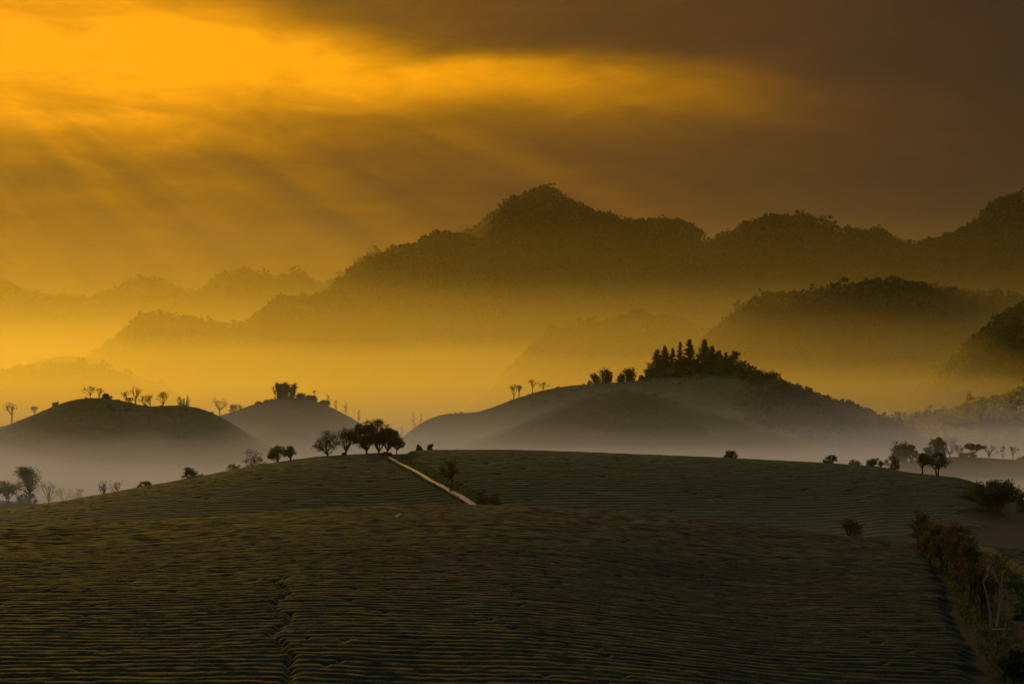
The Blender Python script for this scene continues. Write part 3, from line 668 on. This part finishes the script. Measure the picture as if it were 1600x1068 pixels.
# ---------------------------------------------------------------- forests (masses of trees nobody could count)
def crowns(P, H, quads, rg, size):
    n = len(P)
    d = rg.normal(size=(n, quads, 3)); d /= np.linalg.norm(d, axis=2)[:, :, None]
    d[:, :, 2] = np.where(d[:, :, 2] < -0.5, -d[:, :, 2], d[:, :, 2])
    r = rg.uniform(0.55, 1.0, (n, quads, 1))
    hw = (H * rg.uniform(0.34, 0.60, n))[:, None, None]
    c = d * r * np.concatenate([hw, hw, (H * 0.48)[:, None, None]], 2)
    c = c + P[:, None, :] + np.stack([np.zeros(n), np.zeros(n), H * 0.42], -1)[:, None, :]
    s = np.repeat(size * H, quads)[:, None]
    V, Q = leaf_quads(c.reshape(-1, 3), 1.0, rg)
    C = np.repeat(c.reshape(-1, 3), 4, 0)
    return C + (V - C) * np.repeat(s, 4, 0), Q
def forest(h, px0, px1, band, n, hgt, leaf, label, seed, quads=34, over=10, clump=0.55, size=0.29, lo=0.0):
    rg = np.random.default_rng(seed)
    px = rg.uniform(px0, px1, n * 3)
    t = over - (rg.random(n * 3) ** 1.25) * (band - lo) - lo
    y = h.D(px) + t; x = (px - 800) / F * y
    ew = 0.22 * (px1 - px0)
    edge = np.minimum(np.clip((px - px0) / ew, 0, 1), np.clip((px1 - px) / ew, 0, 1))
    keep = (fbm(x / 45, y / 45, seed, 3) + 0.5 > rg.random(n * 3) * clump * 1.4) & (edge > rg.random(n * 3) ** 2)
    x, y = x[keep][:n], y[keep][:n]
    H = rg.uniform(hgt[0], hgt[1], len(x)) * (1 + 0.9 * fbm(x / 26, y / 26, seed + 3, 3)) * np.where(rg.random(len(x)) < 0.06, 1.6, 1.0)
    P = np.stack([x, y, h.z(x, y) - 0.6], -1)
    ok = P[:, 2] > -58
    V, Q = crowns(P[ok], H[ok], quads, rg, size)
    link('forest', mesh('forest', V, Q, False, leaf), kind='stuff', label=label, category='forest')
forest(H_, 430, 1180, 460, 5000, (6, 12), 'leaf_forest', 'forest covering the tall central mountain', 31, quads=20)
forest(H2_, 480, 880, 160, 700, (9, 14), 'leaf_forest', 'forest on the faint slope behind the central peak', 32, quads=16)
forest(I_, 1020, 1560, 520, 5000, (6, 11), 'leaf_forest', 'forest covering the long mountain right of the centre', 33, quads=20)
forest(J_, 1360, 1760, 460, 3400, (5, 9), 'leaf_forest', 'forest on the dark mountain at the right edge', 34, quads=20)
forest(J2, 1520, 1760, 200, 900, (5, 9), 'leaf_forest', 'forest on the summit behind the dark right mountain', 35, quads=18)
forest(K_, 1060, 1760, 360, 4000, (4, 8.5), 'leaf_forest', 'forest on the lower ridge in front of right mountain', 36, quads=22)
forest(L_, 780, 1200, 260, 1800, (4, 8), 'leaf_forest', 'forest on the hazy middle ridge behind the conifer hill', 37, quads=22)
forest(F_, 100, 560, 200, 1400, (5, 8.5), 'leaf_forest', 'trees along the hazy ridge left of the central mountain', 38, quads=18, size=0.32)
forest(G_, -150, 600, 260, 1900, (7, 12), 'leaf_forest', 'forest on the farthest mountains at left', 39, quads=16)
forest(E1, -200, 360, 260, 2000, (5, 9), 'leaf_forest', 'forest on the low wooded hill behind left hill', 40, quads=24)
forest(M2, 1380, 1760, 340, 1900, (4, 8), 'leaf_brush', 'hazy wood on the steep slope at the right edge', 41, quads=22)
forest(M_, 1330, 1760, 230, 2000, (3, 6.5), 'leaf_yellow_sunlit', 'wood coloured sunlit yellow on the slope at right edge', 42, clump=0.8, quads=24)
forest(D1, 1150, 1450, 190, 1500, (3, 7), 'leaf_brush', 'thicket covering the right slope of conifer hill', 43, quads=40, over=4, size=0.23)
forest(C1, -40, 430, 130, 170, (0.9, 2.4), 'leaf_brush', 'scattered low scrub on the misty left hill', 45, over=2, size=0.3, quads=26)
forest(C2, 300, 620, 120, 150, (0.9, 2.6), 'leaf_brush', 'scattered low scrub on the bamboo hill', 46, over=2, size=0.3, quads=26)
forest(D1, 660, 1180, 130, 260, (0.9, 2.6), 'leaf_brush', 'scattered low scrub on the conifer hill', 47, over=2, size=0.3, quads=26)
forest(D2, 740, 1260, 120, 240, (0.8, 2.2), 'leaf_brush', 'scattered low scrub on the front spur of conifer hill', 48, over=1, size=0.3, quads=26)
forest(D1, 1010, 1170, 30, 90, (3, 6), 'leaf_dark', 'dark brush on the conifer hilltop', 44, over=0, size=0.2, quads=54)

# ---------------------------------------------------------------- tea rows, each hedge row an object of its own
def path_px(py): return np.interp(py, [700, 718, 738, 765, 792, 840], [580, 611, 650, 699, 745, 830])
pp = np.array([B.hit(float(path_px(q)), q) for q in np.linspace(716, 815, 30)])
def path_x(y): return np.interp(y, pp[::-1, 1], pp[::-1, 0])

def hedge(h, y0, xl, xr, step, prof, width, height, wob, cut, seed, material):
    n = max(int((xr - xl) / step), 6); x = np.linspace(xl, xr, n)
    yc = y0 + wob(x, y0)
    sc_ = cut(x, yc)
    sc_ = sc_ * sstep(0, 1.2, x - xl) * sstep(0, 1.2, xr - x)
    ev = 1 + 0.14 * fbm(x / 3.1, np.full(n, seed * 1.37), seed, 3)
    wv = 1 + 0.12 * fbm(x / 2.3, np.full(n, seed * 2.11), seed + 5, 3)
    k = len(prof)
    V = np.zeros((n, k, 3))
    for j, (py_, pz_) in enumerate(prof):
        lum = 0.17 * fbm(x / 0.7, np.full(n, j * 3.7 + seed), seed + 11, 2)
        yy = yc + py_ * width * wv * (0.45 + 0.55 * sc_) * (1 + lum)
        V[:, j, 0] = x; V[:, j, 1] = yy
        V[:, j, 2] = h.z(x, yy) + (pz_ * height * ev * (1 + lum * (pz_ > 0.1))) * sc_ - 0.04
    i = (np.arange(n - 1)[:, None] * k + np.arange(k - 1)[None, :])
    ok = ((sc_[:-1] > 0.06) | (sc_[1:] > 0.06))
    i = i[ok].ravel()
    if not len(i): return None
    Q = np.stack([i, i + k, i + k + 1, i + 1], -1)
    return mesh('tea_row', V.reshape(-1, 3), Q, True, material)
PROF = [(-1.0, -0.05), (-0.97, 0.35), (-0.80, 0.70), (-0.45, 0.92), (0.0, 1.0), (0.45, 0.92), (0.80, 0.70), (0.97, 0.35), (1.0, -0.05)]
PROF5 = [(-1.0, -0.05), (-0.9, 0.72), (-0.4, 1.0), (0.4, 1.0), (0.9, 0.72), (1.0, -0.05)]

def wobA(x, y): return 2.6 * np.sin(x / 19 + 0.6 + y * 0.012) + 0.5 * np.sin(x / 8.5 + y * 0.03) + 1.0 * fbm(x / 22, np.full_like(x, y / 60), 77, 2) + 0.10 * fbm(x / 3.0, np.full_like(x, y * 0.9), 78, 2)
def cutA(seed):
    rg = np.random.default_rng(seed)
    gaps = rg.uniform(-80, 60, rg.integers(2, 6)); wd = rg.uniform(0.08, 0.22, len(gaps))
    def f(x, y):
        s = np.ones_like(x)
        for g, w_ in zip(gaps, wd): s = s * (1 - np.exp(-((x - g) / w_) ** 4) * 0.35)
        g0 = -0.116 * y + 1.2 * vnoise(y / 2.2, np.zeros_like(y), 9)
        s = s * np.where(y < 125, 1 - np.exp(-((x - g0) / 0.16) ** 4) * 0.6, 1.0)      # footpath up through the rows
        return s
    return f
y = 83.0; k = 0
while y < 243:
    sp = 1.04 + 0.05 * math.sin(k * 1.7)
    near = y < 150
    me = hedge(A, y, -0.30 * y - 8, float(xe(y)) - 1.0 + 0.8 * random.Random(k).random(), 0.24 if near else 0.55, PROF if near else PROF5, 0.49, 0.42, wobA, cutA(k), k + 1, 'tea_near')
    if me: link('tea_row', me, label='clipped tea hedge row running across the nearest hill', category='tea row', group='tea rows on the nearest hill')
    y += sp; k += 1
ones = lambda x, y: np.ones_like(x)
y = 130.0; k = 0
while y < 240:
    me = hedge(A, y, float(xe(y)) + 5.4, 0.30 * y + 8, 0.5, PROF5, 0.90, 0.75, lambda x, y: 0.3 * np.sin(x / 3), ones, 900 + k, 'tea_near')
    if me: link('tea_row', me, label='tea hedge row on far side of the dirt track at right edge', category='tea row', group='tea rows beyond the track')
    y += 2.2; k += 1
def wobB(x, y): return 2.0 * np.sin(x / 33 + 0.4) + 2.0 * fbm(x / 30, np.full_like(x, y / 60), 79, 2) + 0.3 * fbm(x / 5, np.full_like(x, y * 0.7), 80, 2)
def cutB(seed):
    rg = np.random.default_rng(seed); gaps = rg.uniform(-140, 130, 4); wd = rg.uniform(0.3, 0.9, 4)
    def f(x, y):
        s = np.ones_like(x)
        for g, w_ in zip(gaps, wd): s = s * (1 - np.exp(-((x - g) / w_) ** 4) * 0.55)
        return s
    return f
y = 386.0; k = 0
while y < 500:
    pxx = float(path_x(y))
    for side in (0, 1):
        if side == 0: xl, xr, lb, gp = -0.32 * y, pxx - 1.6, 'tea hedge row on the second hill, left of the dirt path', 'tea rows left of the path'
        else: xl, xr, lb, gp = pxx + 3.2, 0.232 * y + 3 * math.sin(k * 0.9), 'tea hedge row on the second hill, right of the dirt path', 'tea rows right of the path'
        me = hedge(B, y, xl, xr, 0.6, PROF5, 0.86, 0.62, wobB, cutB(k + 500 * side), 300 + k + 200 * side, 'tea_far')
        if me: link('tea_row', me, label=lb, category='tea row', group=gp)
    y += 1.85; k += 1

PROF3 = [(-1.0, -0.05), (-0.6, 0.95), (0.6, 0.95), (1.0, -0.05)]
def hill_rows(h, px0, px1, t0, t1, gap, seed, label):
    V = []; Q = []; n = 0; t = t0; k = 0
    while t < t1:
        D = float(h.D((px0 + px1) / 2)); yy = D + t
        wob = lambda x, y: h.D(h.px(x, np.full_like(x, y))) - D + 2.5 * fbm(x / 25, np.full_like(x, k * 0.13), seed, 2)
        cut = lambda x, y: np.clip(1.25 + 1.6 * fbm(x / 14, np.full_like(x, k * 0.35), seed + 40, 3), 0, 1)
        me = hedge(h, yy, (px0 - 800) / F * yy, (px1 - 800) / F * yy, 2.0, PROF3, gap * 0.36, 1.0, wob, cut, seed + k, None)
        if me:
            v = np.empty(len(me.vertices) * 3, np.float32); me.vertices.foreach_get('co', v)
            q = np.empty(len(me.loops), np.int32); me.loops.foreach_get('vertex_index', q)
            V.append(v.reshape(-1, 3)); Q.append(q.reshape(-1, 4) + n); n += len(me.vertices); bpy.data.meshes.remove(me)
        t += gap; k += 1
    link('tea_rows', mesh('tea_rows', np.concatenate(V), np.concatenate(Q), True, 'hedge_far'), kind='stuff', label=label, category='tea rows')
hill_rows(C1, -60, 470, -150, 14, 2.5, 1500, 'fine tea rows contouring the misty left hill')
hill_rows(C2, 280, 640, -140, 14, 2.5, 1700, 'fine tea rows contouring the bamboo hill')
hill_rows(D1, 620, 1190, -150, 14, 2.6, 1900, 'fine tea rows on the upper slope of conifer hill')
hill_rows(D2, 700, 1300, -150, 10, 2.4, 2100, 'fine tea rows on the front spur of conifer hill')
hill_rows(O_, 1330, 1680, -110, 10, 2.0, 2300, 'tea rows on the misty field at right')

# ---------------------------------------------------------------- dirt path, track, bare earth
def strip(name, h, pts, halfw, lift, material, across=5, **props):
    pts = np.asarray(pts, float); t = np.gradient(pts[:, :2], axis=0); t /= np.linalg.norm(t, axis=1)[:, None]
    nrm = np.stack([t[:, 1], -t[:, 0]], -1)
    s = np.arange(len(pts))
    V = []
    for j in range(across):
        f = j / (across - 1) * 2 - 1
        w_ = halfw * (1 + 0.25 * vnoise(s / 3.0, np.full(len(s), f * 3.0), 4))
        xy = pts[:, :2] + nrm * (f * w_)[:, None]
        V.append(np.concatenate([xy, (h.z(xy[:, 0], xy[:, 1]) + lift)[:, None]], 1))
    V = np.stack(V, 1); n, m = V.shape[:2]
    i = (np.arange(n - 1)[:, None] * m + np.arange(m - 1)[None, :]).ravel()
    return link(name, mesh(name, V.reshape(-1, 3), np.stack([i, i + 1, i + m + 1, i + m], -1), True, material), **props)
pp[:, 0] += 0.7 * vnoise(np.arange(len(pp)) / 2.6, np.zeros(len(pp)), 31)
strip('dirt_path', B, pp, np.linspace(0.36, 0.72, len(pp)) * (1 + 0.5 * vnoise(np.arange(len(pp)) / 1.3, np.zeros(len(pp)), 32)), 0.30, 'path_soil', kind='structure')
ty = np.linspace(60, 250, 120)
strip('dirt_track', A, np.stack([xe(ty) + 3.2 + 0.5 * np.sin(ty / 9), ty, ty * 0], -1), 1.3, 0.03, 'road_soil', 7, kind='structure')
sp_ = np.array([D2.hit(q, w_) for q, w_ in [(1010 + 40 * f_, 654 + 18 * f_ + 2.5 * math.sin(9 * f_)) for f_ in np.linspace(0, 1, 14)]])
strip('bare_earth', D2, sp_, 3.0 * np.sin(np.linspace(0.15, 2.99, len(sp_))), 0.15, 'bare_earth', 5, kind='structure')

strip('lit_crest_edge', D2, np.array([D2.crest_pt(q, -1.0) for q in np.linspace(722, 1000, 60)]), 1.1, 0.12, 'lit_crest_grass', 4, kind='structure')  # strip added along the spur crest, its sunlit rim painted as pale colour

# grass tufts
def tufts(label, P, hgt, leaf, seed):
    rg = np.random.default_rng(seed); n = len(P)
    d = rg.normal(size=(n, 3)) * 0.35; d[:, 2] = 1; s = hgt * rg.uniform(0.5, 1.2, (n, 1))
    sd_ = rg.normal(size=(n, 3)); sd_[:, 2] = 0; sd_ *= 0.10
    V = np.stack([P - sd_, P + sd_, P + d * s + sd_ * 0.3, P + d * s - sd_ * 0.3], 1).reshape(-1, 3)
    link('grass', mesh('grass', V, np.arange(4 * n).reshape(-1, 4), False, leaf), kind='stuff', label=label, category='grass')
q = rng.random(2600); yy = 118 + q * 110; xx = xe(yy) + rng.normal(0.1, 0.35, 2600)
tufts('grass verge under the row of trees beside the track', np.stack([xx, yy, A.z(xx, yy) - 0.02], -1), 0.13, 'leaf_brush', 3)
yy = 84 + rng.random(9000) * 140; xx = xe(yy) + np.where(rng.random(9000) < 0.5, rng.normal(1.2, 0.7, 9000), rng.normal(4.9, 0.7, 9000))
tufts('dark weeds along both sides of the dirt track', np.stack([xx, yy, A.z(xx, yy) - 0.02], -1), 0.24, 'leaf_dark', 5)
idx = rng.random(3500) * (len(pp) - 1); i0 = idx.astype(int); fr = (idx - i0)[:, None]
q = pp[i0] * (1 - fr) + pp[np.minimum(i0 + 1, len(pp) - 1)] * fr; q[:, 0] += np.where(rng.random(3500) < 0.25, rng.uniform(-1.5, -0.7, 3500), rng.uniform(0.7, 3.4, 3500)); q[:, 2] = B.z(q[:, 0], q[:, 1])
tufts('green grass strip along the upper side of the dirt path', q, 0.5, 'leaf_green', 4)

# ---------------------------------------------------------------- small pale things and the plank
def stone(p, r, label, seed):
    rg = np.random.default_rng(seed)
    import bmesh
    bm = bmesh.new(); bmesh.ops.create_icosphere(bm, subdivisions=2, radius=1.0)
    for v in bm.verts:
        f = 1 + 0.35 * (rg.random() - 0.5); v.co = Vector((v.co.x * r * f * 1.3, v.co.y * r * f, max(v.co.z, -0.4) * r * 0.75 * f))
    me = bpy.data.meshes.new('pale_stone'); bm.to_mesh(me); bm.free(); me.materials.append(MAT['stone'])
    o = link('pale_stone', me, label=label, category='stone', group='pale stones'); o.location = (p[0], p[1], p[2] + r * 0.25)
p = B.hit(618, 724); stone(p + np.array([0, 0, 0.55]), 0.36, 'white stone beside the top of the dirt path', 1)
p = A.hit(621, 820); stone(p + np.array([0, 0, 0.72]), 0.16, 'small white stone among tea rows below the near crest, left', 2)
p = A.hit(625, 816); stone(p + np.array([0, 0, 0.72]), 0.12, 'smaller white stone among tea rows below the near crest, right', 3)
p = C1.hit(201, 702); stone(p, 0.7, 'white stone halfway up the misty left hill', 4)
p = A.hit(1579, 981); stone(p, 0.09, 'pale stone lying on the dirt track at right', 5)
p = A.hit(1560, 1002)
import bmesh
bm = bmesh.new(); bmesh.ops.create_cube(bm, size=1.0)
for v in bm.verts: v.co = Vector((v.co.x * 0.62, v.co.y * 0.12, v.co.z * 0.07))
bmesh.ops.bevel(bm, geom=bm.edges[:], offset=0.012, segments=2, affect='EDGES')
for v in bm.verts: v.co.z += 0.02 * math.sin(v.co.x * 6)
me = bpy.data.meshes.new('plank'); bm.to_mesh(me); bm.free(); me.materials.append(MAT['plank_wood'])
o = link('plank', me, label='short pale wooden plank lying at the field edge by the track', category='plank')
o.location = (p[0], p[1], p[2] + 0.72); o.rotation_euler = (0, 0.03, 0.05)

# ---------------------------------------------------------------- air: haze over everything, mist lying in the valleys
def air(name, x, prof, dens, col, g, label, wav=0.0, span=300.0):
    """a closed body of air: profile in (y, z) drawn out sideways to +-x"""
    m = bpy.data.materials.new(name); m.use_nodes = True; t = NT(m.node_tree)
    for n in list(t.n): t.n.remove(n)
    out = t.new('ShaderNodeOutputMaterial'); v = t.new('ShaderNodeVolumePrincipled')
    v.inputs['Density'].default_value = dens; v.inputs['Color'].default_value = (*col, 1); v.inputs['Anisotropy'].default_value = g
    v.inputs['Density Attribute'].default_value = ''
    t.l.new(v.outputs[0], out.inputs['Volume'])
    prof = np.array(prof, float)
    if len(prof) == 4: wav = 0.0
    nx = 2 if not wav else 45
    X = np.linspace(-x, x, nx); n = len(prof)
    V = np.zeros((nx, n, 3)); V[:, :, 0] = X[:, None]; V[:, :, 1] = prof[None, :, 0]; V[:, :, 2] = prof[None, :, 1]
    if wav:
        top = slice(1, n - 1); yy = V[:, top, 1]
        nz = fbm(V[:, top, 0] / span, yy * 0 + 0.37, len(label), 3)
        V[:, top, 2] = np.where(V[:, top, 2] > 0, V[:, top, 2] * (1 + 40 * wav * nz), V[:, top, 2] + (yy * wav * nz if prof[1, 1] < -5 else 0))
    Fc = []
    for a in range(nx - 1):
        for b in range(n): Fc.append([a * n + b, (a + 1) * n + b, (a + 1) * n + (b + 1) % n, a * n + (b + 1) % n])
    Fc += [list(range(n)), [(nx - 1) * n + b for b in reversed(range(n))]]
    me = bpy.data.meshes.new(name); me.from_pydata(V.reshape(-1, 3).tolist(), [], Fc)
    import bmesh
    bm = bmesh.new(); bm.from_mesh(me); bmesh.ops.recalc_face_normals(bm, faces=bm.faces[:]); bm.to_mesh(me); bm.free()
    me.materials.append(m)
    return link(name, me, kind='stuff', label=label, category='haze')
WARM = (0.97, 0.86, 0.34); PALE = (0.94, 0.95, 0.96)
def lying(y0, knots, floor):
    """outline of mist whose top climbs smoothly; knots = (distance, sight-line slope of the top there)"""
    k = np.array(knots, float); y = np.linspace(k[0, 0], k[-1, 0], 26)
    top = [(float(a), float(a * b)) for a, b in zip(y, np.interp(y, k[:, 0], k[:, 1]))]
    return [(y0, floor)] + top + [(float(y[-1]), floor)]
air('haze', 3500, [(-320, -66), (-320, 410), (5600, 410), (5600, -66)], 0.000025, WARM, 0.62, 'thin golden haze over the whole landscape')
air('valley_mist', 3480, lying(1000, [(1000, 0), (1700, 0.042), (2500, 0.060), (3100, 0.078), (3450, 0.096), (3600, 0.112)], -65), 0.00014, WARM, 0.62, 'thin golden mist climbing halfway up the mountains', 0.010, 520)
air('valley_mist', 3470, lying(1010, [(1010, -0.002), (1200, 0.010), (1400, 0.022), (1600, 0.034), (1800, 0.050), (1880, 0.078)], -64.8), 0.0011, WARM, 0.62, 'golden mist climbing the lower wooded ridges', 0.009, 420)
air('valley_mist', 3460, lying(1020, [(1020, 0), (1600, 0.014), (2400, 0.024), (3000, 0.034), (3200, 0.044)], -64.6), 0.0008, WARM, 0.60, 'bright mist lying in the far valley', 0.009, 460)
air('valley_mist', 1500, lying(502, [(502, -0.041), (640, -0.028), (760, -0.014), (830, -0.004), (875, 0.004)], -64.4), 0.0018, PALE, 0.12, 'thin grey mist before the left and right hills', 0.006, 150)
air('valley_mist', 1495, lying(504, [(504, -0.048), (620, -0.037), (720, -0.028), (800, -0.019), (838, -0.008)], -64.3), 0.0044, PALE, 0.12, 'grey mist lying before the left and right hills', 0.006, 120)
air('valley_mist', 1490, lying(506, [(506, -0.055), (700, -0.038), (790, -0.030), (825, -0.020)], -64.2), 0.0105, PALE, 0.12, 'thicker grey mist low in the near valley', 0.006, 110)
air('valley_mist', 300, lying(250, [(250, -0.105), (320, -0.075), (400, -0.058), (440, -0.046)], -64.0), 0.0006, PALE, 0.12, 'faint mist in the dip between the two tea hills')
